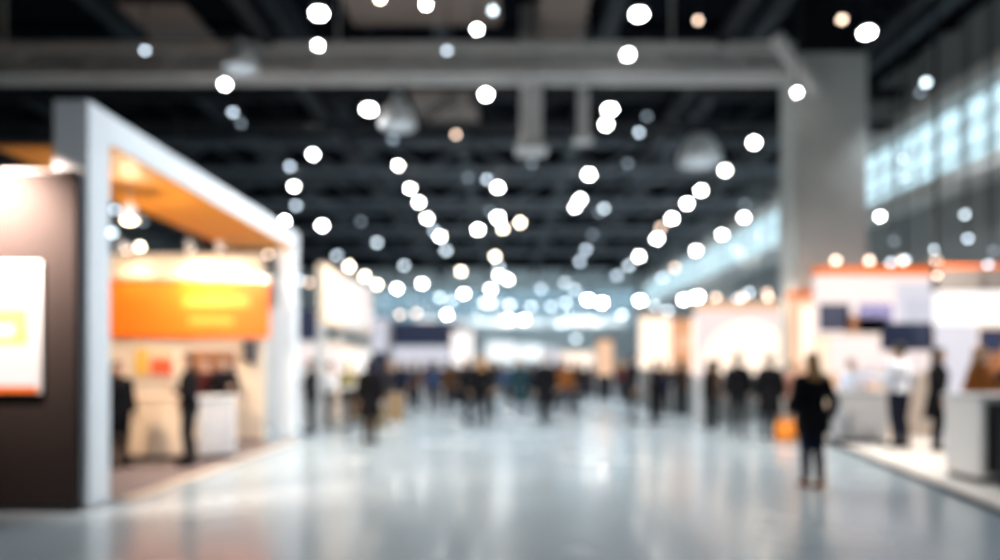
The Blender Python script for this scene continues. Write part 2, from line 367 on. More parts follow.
# ------------------------------------------------------------------ left: dark wall and white portal stand
t = thing('partition_wall', 'dark taupe stand wall with a framed poster, nearest thing on the left', 'stand wall', (-6.2, 7.24, 0))
boxpart('panel', t, taupe_wall, -1.6, 1.66, -.05, .05, .09, 3.6, bev=.004)
boxpart('plinth', t, black_pl, -1.6, 1.66, -.06, .06, 0, .09, bev=.004)
boxpart('cap', t, mat('dark_brown_edge', (.05,.04,.04), .5), -1.6, 1.66, -.055, .055, 3.6, 3.63, bev=.004)
p = thing('poster', 'white framed poster with orange bands hung on the dark taupe wall', 'poster', (-5.33, 7.185, 1.28))
boxpart('frame', p, white, -.62, .445, -.03, .0, -.02, 1.37, bev=.006)
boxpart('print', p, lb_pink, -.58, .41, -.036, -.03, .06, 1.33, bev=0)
boxpart('orange_band', p, mat('amber_print', (.95, .50, .10), .5), -.58, .30, -.041, -.036, .5, .87, bev=0)
boxpart('grey_patch', p, mat('grey_blue_print', (.40,.42,.50), .5), -.2, .18, -.045, -.041, .58, .70, bev=0)
boxpart('lower_edge', p, orange, -.58, .41, -.041, -.036, .0, .055, bev=0)
t = thing('arm_spotlight', 'small arm spotlight clipped to the top of the dark taupe wall', 'spotlight', (-5.55, 7.16, 3.64))
a = MB(); a.tube([(0,.08,-.02), (0,-.1,.16), (0,-.86,.26)], .013, 8); obj('arm', a, t, mats=black_pl)
a = MB(); a.tube([(0,-.92,.26), (0,-.80,.12)], [.04,.075], 16); obj('head', a, t, mats=black_pl, smooth='auto')
a = MB(); a.tube([(0,-.805,.126), (0,-.795,.114)], [.066,.066], 16); obj('lens', a, t, mats=lamp_m['k'])
light('SPOT', 'spot_light', (0,-.79,.09), 2700, (1, .77, .64), .02, angle=96, blend=1, parent=t).rotation_euler = (math.radians(52), 0, math.radians(-14))

PX = -4.477
t = thing('portal_frame', 'tall white portal frame with an orange underside on the left of the aisle', 'stand portal', (PX-.19, 7.31, 0))
def pp(name, m, *b, bev=.008, label=None): return boxpart(name, t, m, *b, bev=bev, label=label)
pp('post', bluewhite, -.19, .19, 0, .40, .02, 4.07); pp('post', bluewhite, -.19, .19, 7.05, 7.45, .02, 4.07)
pp('beam', bluewhite, -.19, .19, 0, 7.45, 4.07, 4.41)
pp('soffit', soffit_or, -1.14, .17, .41, 7.04, 4.03, 4.068, label='orange underside board')
for y in (.2, 7.25): pp('base_plate', chrome, -.23, .22, y-.24, y+.24, 0, .02, bev=.003)
# inside of the stand
t = thing('stand_wall', 'cream back wall inside the white portal stand', 'stand wall', (-6.9, 13.7, 0))
boxpart('panel', t, cream, -1.9, 2.05, -.06, .06, .08, 3.3); boxpart('plinth', t, mat('brown_plinth', (.30,.2,.16), .6), -1.9, 2.05, -.065, .065, 0, .08)
boxpart('fascia', t, lb_peach if False else cream, -1.9, 2.05, -.16, .06, 3.3, 3.78)
for x in (-.75, .6): boxpart('seam', t, peach, x-.008, x+.008, -.064, -.058, .1, 3.28, bev=0)
t = thing('hanging_banner', 'wide orange banner on the cream back wall of the portal stand', 'banner', (-6.2, 13.56, 2.12))
boxpart('print', t, orange, -1.75, 1.50, -.02, .02, 0, 1.13, bev=.005)
boxpart('rail', t, chrome, -1.77, 1.52, -.025, .03, 1.13, 1.16); boxpart('rail', t, chrome, -1.77, 1.52, -.025, .03, -.03, 0)
boxpart('soft_stripe', t, mat('pale_orange_print', (.97, .42, .07), .5), -.2, 1.1, -.024, -.02, .62, .80, bev=0, label='paler orange lettering stripe')
boxpart('soft_stripe', t, mat('pale_orange_print', (.97, .42, .07), .5), -.1, .8, -.024, -.02, .26, .40, bev=0)
for i, (x, pw) in enumerate(((-6.02, 250), (-5.45, 90), (-7.3, 50))):
    s = thing('arm_spotlight', 'warm arm spotlight over the orange banner, %s from the right' % ('second', 'first', 'third')[i], 'spotlight', (x, 13.55, 3.8), group='arm spotlights over the orange banner')
    a = MB(); a.tube([(0,.05,-.02), (0,-.2,.1), (0,-.62,.1)], .014, 8); obj('arm', a, s, mats=chrome)
    a = MB(); a.tube([(0,-.62,.13), (0,-.54,-.02)], [.04,.08], 14); obj('head', a, s, mats=white, smooth='auto')
    a = MB(); a.tube([(0,-.541,-.016), (0,-.536,-.026)], [.07,.07], 14); obj('lens', a, s, mats=lamp_m['k'])
    light('SPOT', 'spot_light', (0,-.53,-.05), pw, (1, .74, .46), .03, angle=120, blend=1, parent=s).rotation_euler = (math.radians(25), 0, 0)
light('SPOT', 'added_spot', (-6.4, 9.0, 3.9), 800, (1, .76, .54), .12, target=(-6.2, 13.0, .8), angle=120, blend=.8)  # added warm spot without a fixture, lights the fronts inside the stand
s = thing('track_light', 'white track light hung under the orange underside of the portal', 'spotlight', (-5.3, 9.6, 3.6))
a = MB(); a.tube([(0,0,.43),(0,0,.2)], .012, 8); obj('stem', a, s, mats=white)
a = MB(); a.lathe([(.05,.22),(.09,.2),(.1,0),(.085,0)], 18); obj('head', a, s, mats=white, smooth='auto')
a = MB(); a.ell((0,0,.02),(.08,.08,.04),14,8); obj('lens', a, s, mats=lamp_m['k'], smooth=True)
light('POINT', 'track_bulb', (.0, 0, -.1), 45, (1, .78, .52), .03, parent=s)
light('SPOT', 'added_spot', (-4.55, 9.6, 3.95), 1000, (1, .72, .52), .08, target=(-1.9, 10.2, 0), angle=115, blend=1)  # added warm spill onto the aisle floor, no lamp modelled
# carpet; the pale strip beside it paints the peach reflection on the floor
a = MB(); a.box(-9.4, -4.44, 7.8, 13.6, .001, .012); a.box(-9.4, -4.93, 7.3, 7.8, .001, .012); tag(obj('carpet', a, mats=carpet_m), 'taupe carpet on the floor inside the white portal stand', 'carpet')
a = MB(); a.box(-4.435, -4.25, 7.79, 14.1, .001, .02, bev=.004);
tag(obj('reflection_strip', a, mats=mat('cream_reflection', (.50,.42,.35), .35)), 'cream strip painted as the peach floor reflection beside the taupe carpet', 'painted reflection')

def counter(label, loc, w, d, h, m, top=None, rz=0, panel=None, group=None, name='counter'):
    t = thing(name, label, 'counter', loc, rz, group)
    boxpart('body', t, m, -w/2, w/2, -d/2, d/2, .08, h-.04, bev=.012)
    boxpart('plinth', t, black_pl, -w/2+.03, w/2-.03, -d/2+.03, d/2-.03, 0, .08)
    boxpart('worktop', t, top or white, -w/2-.03, w/2+.03, -d/2-.03, d/2+.03, h-.04, h, bev=.01)
    if panel: boxpart('front_panel', t, panel, -w/2+.06, w/2-.06, -d/2-.012, -d/2, .14, h-.1, bev=.003)
    return t
counter('white box counter by the right end of the orange banner', (-4.82, 11.35, .012), .56, .5, 1.04, white, rz=.5, panel=mat('pale_grey_panel', (.62,.64,.68), .4))
counter('cream reception counter inside the white portal stand', (-5.75, 11.3, .012), .95, .5, 1.05, cream, top=peach)
def desk_screen(label, loc, w, h, m, patches=(), rz=0, cat='screen', name='monitor'):
    t = thing(name, label, cat, loc, rz)
    boxpart('casing', t, black_pl, -w/2, w/2, -.02, .025, .12, .12+h, bev=.006); boxpart('display', t, m, -w/2+.015, w/2-.015, -.025, -.02, .135, .105+h, bev=0)
    for (x0, x1, z0, z1, pm) in patches: boxpart('picture', t, pm, -w/2+x0*w, -w/2+x1*w, -.028, -.025, .12+z0*h, .12+z1*h, bev=0)
    boxpart('neck', t, black_pl, -.03, .03, -.01, .02, 0, .13); boxpart('foot', t, black_pl, -.13, .13, -.1, .1, 0, .015)
    return t
pr_red = mat('red_print', (.75,.12,.05), .5); pr_yel = mat('yellow_print', (.85,.5,.06), .5); pr_pur = mat('violet_print', (.20,.20,.42), .5); pr_brn = mat('brown_print', (.28,.12,.06), .5); pr_sky = mat('pale_blue_print', (.45,.58,.75), .5)
def wall_panel(label, loc, w, h, m, patches=(), cat='picture', name='wall_print', frame=None, rz=0):
    t = thing(name, label, cat, loc, rz)
    boxpart('board', t, frame or white, -w/2, w/2, -.02, .02, 0, h, bev=.006); boxpart('print', t, m, -w/2+.03, w/2-.03, -.026, -.02, .03, h-.03, bev=0)
    for (x0, x1, z0, z1, pm) in patches: boxpart('picture', t, pm, -w/2+x0*w, -w/2+x1*w, -.031, -.026, z0*h, z1*h, bev=0)
    return t
wall_panel('small print with yellow and red blocks on the cream back wall', (-7.0, 13.61, 1.30), .84, .66, mat('buff_print', (.8,.6,.42), .5), ((.05,.32,.1,.9,pr_yel), (.4,.92,.1,.6,pr_red)))
wall_panel('brown picture on the cream back wall behind the white box counter', (-5.85, 13.61, 1.1), 1.0, .80, pr_brn, ((.1,.5,.3,.9,mat('rust_print', (.5,.2,.08), .5)), (.55,.9,.05,.5,navy)))
t = thing('loudspeaker', 'small dark loudspeaker on the cream wall right of the brown picture', 'loudspeaker', (-5.08, 13.6, 1.62))
boxpart('cabinet', t, mat('dark_blue_plastic', (.04,.05,.08), .4), -.1, .1, -.16, .035, 0, .44, bev=.01)
for z, r in ((.13,.07),(.33,.045)):
    a = MB(); a.tube([(0,-.16,z),(0,-.172,z)], [r,r*.85], 16); obj('cone', a, t, mats=black_pl, smooth='auto')
# ------------------------------------------------------------------ stands down the left side
def stand(label, loc, name='exhibition_stand', rz=0, group=None): return thing(name, label, 'exhibition stand', loc, rz, group)
t = stand('cream stand with glowing upper fascia just beyond the portal, its top sloping away', (-4.6, 17.2, 0))
boxpart('side_wall', t, cream, -.12, 0, 0, 6.0, .0, 2.2); boxpart('fascia', t, cream, -.14, .05, -.05, 6.1, 2.6, 4.15)
for i, (y0, y1, m) in enumerate(((.3, 1.9, lb_warm), (2.2, 3.9, lb_white), (4.2, 5.8, lb_pink))):
    boxpart('light_panel', t, m, .05, .062, y0, y1, 2.72, 4.02, bev=.003)
    boxpart('display', t, (lb_pink, lb_warm, lb_white)[i], .0, .012, y0, y1, 1.0, 2.05, bev=.003)
for y in (0, 2.0, 4.0, 6.0): boxpart('post', t, white, -.1, .04, y-.05, y+.05, 0, 2.6)
boxpart('front_wall', t, white, -3.0, -.14, -.05, .05, 0, 3.0); boxpart('blue_sign', t, navy, -1.1, -.14, -.07, -.05, 2.2, 3.0, label='dark blue sign')
boxpart('shelf', t, white, -1.0, -.16, -.25, -.07, 1.2, 1.24)
boxpart('display', t, lb_pink, -1.05, -.2, -.075, -.052, 1.55, 2.1, bev=0)
for y in (1.0, 3.0, 5.0):
    a = MB(); a.tube([(.05, y, 4.15), (.3, y, 4.33), (.42, y, 4.23)], [.015,.015,.05], 10); q2 = obj('spotlight', a, t, mats=chrome)
    a = MB(); a.ell((.43, y, 4.215), (.07,.07,.07), 12, 8); obj('lens', a, q2, mats=lamp_m['k'], smooth=True)
def table(label, loc, h=1.05, r=.32, m=None, cat='table', name='high_table', group=None):
    t = thing(name, label, cat, loc, 0, group)
    a = MB(); a.lathe([(r-.01,h-.035),(r,h-.03),(r,h-.005),(r-.01,h)], 28); obj('tabletop', a, t, mats=m or white, smooth='auto')
    a = MB(); a.lathe([(.035,.02),(.035,h-.035)], 14); obj('column', a, t, mats=chrome, smooth='auto')
    a = MB(); a.lathe([(r*.75,0),(r*.75,.012),(.05,.03)], 24); obj('base', a, t, mats=chrome, smooth='auto')
    return t
def stool(label, loc, rz=0, m=black_pl, group=None):
    t = thing('bar_stool', label, 'stool', loc, rz, group)
    boxpart('seat', t, m, -.19, .19, -.18, .18, .74, .79, bev=.02)
    a = MB(); a.box(-.18, .18, .17, .2, .84, 1.05, bev=.012); a.box(-.02,.02,.17,.19,.76,.86); obj('backrest', a, t, mats=m)
    for sx in (-1,1):
        for sy in (-1,1):
            a = MB(); a.tube([(sx*.15,sy*.14,.75),(sx*.21,sy*.2,0)], .013, 8); obj('leg', a, t, mats=chrome)
    a = MB(); a.tube([(sx*.19,sy*.18,.27) for sx,sy in ((-1,-1),(1,-1),(1,1),(-1,1),(-1,-1))], .009, 6); obj('footrest', a, t, mats=chrome)
    return t
table('round white high table on the aisle edge of the cream stand past the portal', (-3.8, 16.15, 0))
stool('dark bar stool on the aisle side of the white high table', (-3.08, 16.35, 0), .8); stool('dark bar stool in front of the white high table', (-3.7, 15.4, 0), -.6)
counter('low white counter with a tan front along the cream stand', (-3.85, 18.3, 0), .9, .5, .95, white, panel=tan)
# boxes
def carton(label, loc, w, d, h, m, rz=0):
    t = thing('cardboard_box', label, 'box', loc, rz); boxpart('body', t, m, -w/2, w/2, -d/2, d/2, 0, h, bev=.01); boxpart('tape', t, mat('buff_tape', (.55,.4,.22), .4), -.03, .03, -d/2-.002, d/2+.002, .02, h+.002, bev=0); return t
carton('tall tan carton standing on the floor left of the dark blue banner stand', (-3.15, 19.5, 0), .5, .45, .75, tan, .2)
carton('yellowish brown carton by the foot of the cream stand', (-3.25, 17.25, 0), .4, .4, .5, mat('ochre_cardboard', (.30,.19,.05), .7), .1)

# dark blue banner stand, frontal
t = stand('stand with a dark blue banner above white lit panels, left of the far aisle', (-3.45, 30, 0))
boxpart('banner', t, navy, -1.5, 1.4, -.05, .05, 2.45, 3.5, label='dark blue banner'); boxpart('light_panel', t, lb_lav, -1.5, 1.4, -.04, .04, 1.65, 2.42, label='white lit panel'); boxpart('lower_wall', t, white, -1.5, 1.4, -.05, .05, 0, 1.62)
for x in (-1.55, 1.45): boxpart('post', t, chrome, x-.05, x+.05, -.06, .06, 0, 3.6)
t = stand('tall pinkish white lit column sign beside the dark blue banner stand', (-1.86, 29.6, 0), 'light_column')
boxpart('light_panel', t, lb_white, -.46, .46, -.09, .09, 1.52, 3.05); boxpart('frame', t, pr_brn, -.52, .52, -.08, .08, 1.45, 3.12); boxpart('base', t, black_pl, -.5, .5, -.12, .12, 0, 1.45)
lb_far = glow('bright_cool_backlit_panel', (.9, .97, 1), 1.25)
def lit_stand(label, x0, x1, py0, py1, Y, m, frame=white, post=True):
    a, b = wx(x0, Y), wx(x1, Y); z1, z0 = wz(py0, Y), wz(py1, Y); w = b-a
    t = stand(label, ((a+b)/2, Y, 0))
    boxpart('light_panel', t, m, -w/2, w/2, -.06, .06, z0, z1, bev=.02); boxpart('lower_wall', t, frame, -w/2, w/2, -.05, .05, 0, z0)
    boxpart('header', t, frame, -w/2-.05, w/2+.05, -.09, .09, z1, z1+.12)
    for s in (-1, 1): boxpart('post', t, chrome, s*(w/2+.04)-.04, s*(w/2+.04)+.04, -.08, .08, 0, z1)
    return t
lit_stand('far white lit stand right of the pinkish column sign', 487, 516, 342, 362, 46, lb_far, farwall)
lit_stand('far pale blue lit stand in the very middle of the hall end', 518, 542, 345, 360, 49, lb_far, farwall)
lit_stand('far warm white lit stand before the middle of the end wall', 560, 594, 351, 371, 38, glow('bright_warm_backlit_panel', (1, .86, .74), 1.25), dark)
lit_stand('narrow peach lit stand left of the big warm stand on the far right row', 597, 612, 340, 375, 32, lb_peach, dark)
lit_stand('far lavender lit stand between the column sign and the white lit stand', 543, 558, 348, 364, 50, lb_lav)
lit_stand('bluish lit stand at the far left behind the dark blue banner', 366, 388, 318, 352, 37, lb_lav, navy)
# far bridge fascia
t = thing('hanging_fascia', 'long pale lit fascia hung across the hall before the end wall', 'sign', (0.6, 55, 4.75))
boxpart('board', t, farwall, -8, 9.5, -.1, .1, 0, .7)
for i in range(8): boxpart('light_panel', t, lb_cool if i % 3 else lb_white, -7.6+2.15*i, -6.2+2.15*i, -.12, -.1, .1, .6, bev=0)
for x in (-7, 0, 6.3):
    a = MB(); a.tube([(x,0,.7),(x,0,5.84)], .03, 6); obj('hanger', a, t, mats=dark)

# ------------------------------------------------------------------ stands down the right side
t = stand('warm white glowing stand at the far end of the right row', (wx(655,24), 24, 0))
boxpart('light_panel', t, lb_warm, -.54, .54, -.08, .08, 1.45, 3.25); boxpart('lower_wall', t, wallgrey, -.54, .54, -.08, .08, 0, 1.45); boxpart('header', t, peach, -.6, .6, -.12, .12, 3.25, 3.4)
boxpart('post', t, white, -.6, -.54, -.1, .1, 0, 3.25); boxpart('post', t, white, .54, .6, -.1, .1, 0, 3.25)
t = stand('orange peach stand panel with a pale oval, between two white stands', (wx(684,22.8), 22.8, 0))
boxpart('board', t, lb_orange, -.40, .40, -.06, .06, 1.4, 3.1); boxpart('lower_wall', t, wallgrey, -.40, .40, -.06, .06, 0, 1.4); boxpart('header', t, pr_brn, -.44, .44, -.08, .08, 3.1, 3.2)
a = MB(); a.tube([(0,-.062,2.35),(0,-.075,2.35)], [.26,.26], 24); obj('oval', a, t, mats=lb_peach)
# arched stand
t = stand('broad white arched stand in the middle of the right row', (wx(748,18.6), 18.6, 0))
arc = []
for k in range(25):
    an = PI*k/24; arc.append((-1.28*math.cos(an), 1.55+1.25*math.sin(an)))
outer = [(1.42, 0), (1.42, 3.05), (-1.42, 3.05), (-1.42, 0)]
a = MB()
for k in range(24):
    (xa, za), (xb, zb) = arc[k], arc[k+1]
    a.prism([(xa, za), (xb, zb), (xb, 3.05), (xa, 3.05)], -.12, .12)
a.box(-1.42, -1.28, -.12, .12, 1.2, 3.05); a.box(1.28, 1.42, -.12, .12, 1.2, 3.05)
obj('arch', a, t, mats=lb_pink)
for x in (-1.35, 1.35): boxpart('foot', t, white, x-.07, x+.07, -.12, .12, 0, 1.2)
boxpart('back_wall', t, lb_warm, -1.27, 1.27, .9, 1.0, 1.3, 2.95); boxpart('lower_wall', t, wallgrey, -1.27, 1.27, .9, 1.0, 0, 1.3)
boxpart('header', t, lb_peach, -1.45, 1.45, -.16, .16, 3.06, 3.3)
for x in (-1.0, -.3, .4, 1.1):
    a = MB(); a.tube([(x, 0, 3.3), (x, -.3, 3.5), (x, -.4, 3.4)], [.015,.015,.05], 8); q2 = obj('spotlight', a, t, mats=chrome)
    a = MB(); a.ell((x, -.405, 3.385), (.055,.055,.055), 12, 8); obj('lens', a, q2, mats=lamp_m['p'], smooth=True)
t = stand('peach lit column stand in front of the concrete column', (6.92, 15.5, 0), 'light_column')
boxpart('light_panel', t, lb_peach, -.38, .38, -.25, .25, 1.3, 3.1); boxpart('base', t, peach, -.38, .38, -.25, .25, 0, 1.3); boxpart('cap', t, orange, -.41, .41, -.28, .28, 3.1, 3.25)
boxpart('pale_panel', t, lb_warm, -.3, .3, -.262, -.25, 1.6, 2.9, bev=0)

# near right stand on its white platform
PLAT = [(6.85, 15.15), (5.0, 6.0), (11.9, 6.0), (11.9, 15.15)]
a = MB(); a.prism(PLAT, .001, .07, 'z'); plat = obj('platform', a, mats=mat('pale_platform', (.84,.81,.77), .3, noise=.03)); tag(plat, 'low pale platform under the near right stand, its edge along the aisle', 'platform')
a = MB()
e0, e1 = Vector((6.85, 15.15, 0)), Vector((5.0, 6.0, 0)); dv = (e1-e0).normalized(); nv = Vector((-dv.y, dv.x, 0)); nv = nv if nv.x < 0 else -nv
a.prism([(e0.x-.02, e0.y), (e1.x-.02, e1.y), (e1.x+nv.x*.05-.02, e1.y+nv.y*.05), (e0.x+nv.x*.05-.02, e0.y+nv.y*.05)], .001, .05, 'z')
obj('edge_trim', a, plat, mats=slate)['label'] = 'dark edge trim'
t = stand('white stand wall with picture panels and orange brown top edge, right of the column', (wx(875,14.6), 14.6, .07))
hw = wx(935,14.6)-wx(875,14.6)
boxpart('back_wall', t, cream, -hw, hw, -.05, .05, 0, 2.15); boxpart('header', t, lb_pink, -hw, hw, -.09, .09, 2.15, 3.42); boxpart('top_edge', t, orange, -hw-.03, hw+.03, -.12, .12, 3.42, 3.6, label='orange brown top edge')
boxpart('lit_panel', t, lb_pink, -1.0, 1.15, -.058, -.05, 1.35, 2.1, bev=0); boxpart('lit_panel', t, lb_peach, -1.15, .1, -.056, -.05, .9, 1.3, bev=0)
def pic(x0, x1, y0, y1, m): boxpart('picture', t, m, wx(x0,14.6)-wx(875,14.6), wx(x1,14.6)-wx(875,14.6), -.1, -.09, wz(y1,14.6)-.07, wz(y0,14.6)-.07, bev=0)
pic(817, 848, 304, 331, navy); pic(842, 860, 316, 333, pr_brn); pic(856, 890, 304, 333, pr_pur); pic(893, 930, 284, 331, lb_lav); pic(860, 885, 318, 333, pr_sky)
for i in range(4):
    x = -1.05+.7*i; a = MB(); a.tube([(x,0,3.6),(x,-.3,3.78),(x,-.42,3.7)], [.015,.015,.05], 8); q2 = obj('spotlight', a, t, mats=chrome)
    a = MB(); a.ell((x,-.43,3.675), (.055,.055,.055), 12, 8); obj('lens', a, q2, mats=lamp_m['p'], smooth=True)
t = thing('monitor', 'wide dark monitor hung before the white picture wall', 'screen', (wx(908,13.6), 13.6, 1.86))
boxpart('casing', t, black_pl, -.52, .52, 0, .06, 0, .56, bev=.01); boxpart('display', t, screen, -.5, .5, -.005, 0, .025, .535, bev=0)
a = MB(); a.tube([(0,.06,.28),(0,.9,.28)], .03, 8); obj('bracket', a, t, mats=black_pl)
t = stand('grey topped stand with a white lit header, furthest right', (wx(1010,13.3), 13.3, .07))
hw = wx(1010,13.3)-wx(936,13.3)
boxpart('back_wall', t, lb_lav, -hw, -hw+.78, -.05, .05, 0, 2.3, label='pale lavender lit wall'); boxpart('back_wall', t, cream, -hw+.78, hw, -.05, .05, 0, 2.3); boxpart('header', t, lb_white, -hw, hw, -.1, .1, 2.28, 2.94, label='white lit header')
boxpart('top_edge', t, mat('dark_grey_trim', (.16,.15,.15), .6), -hw-.02, hw, -.14, .14, 2.94, 3.38); boxpart('orange_edge', t, orange, -hw-.02, hw, -.145, .145, 3.38, 3.44)
boxpart('picture', t, navy, -.65, 1.2, -.07, -.05, 1.75, 2.2); boxpart('picture', t, pr_brn, -.6, .7, -.08, -.07, 1.2, 1.72); boxpart('picture', t, mat('rust_print', (.5,.2,.08), .5), -.2, .5, -.085, -.08, 1.3, 1.9)
counter('long white counter behind the person in the pale blue shirt', (wx(858,13.2), 13.2, .07), .92, .5, 1.02, mat('grey_counter', (.42,.44,.47), .4), top=white)
counter('white counter with a dark side at the right edge of the photo', (6.62, 8.83, .07), 1.37, .72, 1.12, mat('white_gloss', (.82,.80,.78), .25), panel=mat('charcoal_panel', (.05,.05,.055), .5))
t = thing('banner_stand', 'grey cloth covered frame leaning on the right end counter', 'frame', (6.22, 8.32, .07))
boxpart('cloth', t, mat('charcoal_cloth', (.06,.06,.07), .9, noise=.1), -.16, .5, -.03, .03, .06, .95, bev=.01)
for x in (-.02,.2): boxpart('slat', t, grey_steel, x-.02, x+.02, -.045, -.03, .05, .95)
for x in (-.12,.46): boxpart('foot', t, black_pl, x-.03, x+.03, -.12, .08, 0, .06)
desk_screen('laptop sized screen standing on the long white counter', (wx(863,13.2), 13.15, 1.09), .42, .27, lb_lav)
light('SPOT', 'added_spot', (5.5, 5.5, 6.8), 3200, (.90, .96, 1), .1, target=(-4.4, 10.5, 3.2), angle=46, blend=.8)  # added cool fill aimed at the portal frame, has no fixture
light('SPOT', 'added_spot', (8.2, 11.2, 4.6), 1200, (1, .86, .72), .1, target=(8.2, 12.6, 0), angle=140, blend=.9)  # added warm fill over the near right platform, light only
light('SPOT', 'added_spot', (6.3, 16.6, 3.9), 150, (1, .78, .58), .1, target=(6.0, 15.5, 0), angle=130, blend=.9)  # added weak warm fill by the arched stand, light only
light('SPOT', 'added_spot', (-3.6, 17.5, 4.6), 350, (1, .82, .64), .1, target=(-4.0, 17.5, 0), angle=140, blend=.9)  # added warm fill beside the cream stand, light only

# ------------------------------------------------------------------ people
def ellipse_ring(c, rx, ry, n=20, ax=(1,0,0), ay=(0,1,0)):
    c, ax, ay = Vector(c), Vector(ax), Vector(ay)
    return [c + ax*(rx*math.cos(2*PI*k/n)) + ay*(ry*math.sin(2*PI*k/n)) for k in range(n)]
def smooth_path(pts, rad, sub=4):
    out, ro = [], []; P_ = [Vector(p) for p in pts]
    for i in range(len(P_)-1):
        p0, p1, p2, p3 = P_[max(i-1,0)], P_[i], P_[i+1], P_[min(i+2,len(P_)-1)]
        for k in range(sub):
            t = k/sub
            out.append(.5*((2*p1)+(p2-p0)*t+(2*p0-5*p1+4*p2-p3)*t*t+(3*p1-p0-3*p2+p3)*t**3)); ro.append(rad[i]*(1-t)+rad[i+1]*t)
    out.append(P_[-1]); ro.append(rad[-1]); return out, ro
def finish(mb, name, voxel, ratio, smooth_it=4):
    me = bpy.data.meshes.new(name); me.from_pydata([tuple(v) for v in mb.v], [], mb.f)
    bm = bmesh.new(); bm.from_mesh(me); bmesh.ops.recalc_face_normals(bm, faces=bm.faces); bm.to_mesh(me); bm.free()
    o = bpy.data.objects.new('body_form', me); C.objects.link(o)
    r = o.modifiers.new('r', 'REMESH'); r.mode = 'VOXEL'; r.voxel_size = voxel
    s = o.modifiers.new('s', 'SMOOTH'); s.factor = .5; s.iterations = smooth_it
    d = o.modifiers.new('d', 'DECIMATE'); d.ratio = ratio
    dg = bpy.context.evaluated_depsgraph_get(); out = bpy.data.meshes.new_from_object(o.evaluated_get(dg))
    bpy.data.objects.remove(o); bpy.data.meshes.remove(me); out.name = name
    for p in out.polygons: p.use_smooth = True
    return out
V = Vector
def base_pose():
    return dict(lean=0.0, pel=V((0,0,.92)), hip={1:V((.092,0,.90)),-1:V((-.092,0,.90))}, knee={1:V((.10,-.015,.49)),-1:V((-.10,-.015,.49))},
        ank={1:V((.105,.015,.085)),-1:V((-.105,.015,.085))}, toe={1:V((.03,-1,0)),-1:V((-.03,-1,0))},
        elb={1:V((.25,.035,1.13)),-1:V((-.25,.035,1.13))}, wri={1:V((.262,-.03,.885)),-1:V((-.262,-.03,.885))}, turn=0.0, nod=0.0)
def make_pose(k):
    p = base_pose()
    if k == 'stand': pass
    elif k == 'walk':
        p['knee'] = {1:V((.09,-.18,.525)),-1:V((-.09,.045,.475))}; p['ank'] = {1:V((.085,-.27,.10)),-1:V((-.085,.29,.16))}
        p['toe'] = {1:V((.02,-1,.12)),-1:V((-.02,-1,-.55))}; p['hip'] = {1:V((.092,-.01,.885)),-1:V((-.092,.01,.885))}
        p['elb'] = {1:V((.245,.11,1.14)),-1:V((-.245,-.05,1.13))}; p['wri'] = {1:V((.25,.08,.89)),-1:V((-.24,-.22,.94))}; p['lean'] = .03
    elif k == 'phone':
        p['elb'] = {1:V((.25,.03,1.13)),-1:V((-.25,-.03,1.13))}; p['wri'] = {1:V((.262,-.03,.885)),-1:V((-.13,-.25,1.20))}; p['nod'] = .03
        p['knee'][1] = V((.12,-.03,.49)); p['ank'][1] = V((.15,-.02,.085))
    elif k == 'talk':
        p['elb'] = {1:V((.26,-.03,1.13)),-1:V((-.25,.05,1.13))}; p['wri'] = {1:V((.20,-.26,1.20)),-1:V((-.22,-.12,.93))}
        p['ank'][-1] = V((-.16,.0,.085)); p['knee'][-1] = V((-.13,-.03,.49)); p['toe'][-1] = V((-.35,-1,0))
    elif k == 'reach':
        p['lean'] = .13; p['elb'] = {1:V((.27,-.22,1.13)),-1:V((-.27,-.20,1.13))}; p['wri'] = {1:V((.24,-.45,1.13)),-1:V((-.24,-.43,1.13))}
        p['ank'] = {1:V((.13,-.05,.085)),-1:V((-.12,.10,.085))}; p['knee'] = {1:V((.12,-.08,.49)),-1:V((-.11,.03,.49))}
    elif k == 'narrow':
        p['knee'] = {1:V((.075,-.03,.49)),-1:V((-.075,.02,.485))}; p['ank'] = {1:V((.055,-.06,.085)),-1:V((-.06,.10,.10))}; p['toe'][-1] = V((-.03,-1,-.15))
        p['elb'] = {1:V((.27,.03,1.14)),-1:V((-.27,.05,1.14))}; p['wri'] = {1:V((.22,-.16,.98)),-1:V((-.275,-.02,.90))}
    elif k == 'bag':
        p['elb'] = {1:V((.26,.02,1.12)),-1:V((-.26,.03,1.12))}; p['wri'] = {1:V((.285,-.02,.87)),-1:V((-.27,-.02,.88))}
    return p
def torso_rings(p, prof, n=24):
    rs = []
    for z, w, d, yo in prof:
        t = max(0, (z-.95)/.55); rs.append(ellipse_ring((0, yo-p['lean']*t, z), w, d, n))
    return rs
BODY = [(.80,.10,.085,.01),(.84,.155,.11,.01),(.90,.172,.118,.012),(.98,.158,.108,.008),(1.08,.138,.095,0),(1.18,.148,.105,-.004),(1.30,.168,.120,-.004),(1.38,.172,.108,.004),(1.43,.135,.082,.008),(1.465,.075,.066,.008),(1.50,.056,.058,.004),(1.57,.054,.056,-.01)]
def sh(p, s): return V((s*.178, -p['lean']*.82+.005, 1.395))
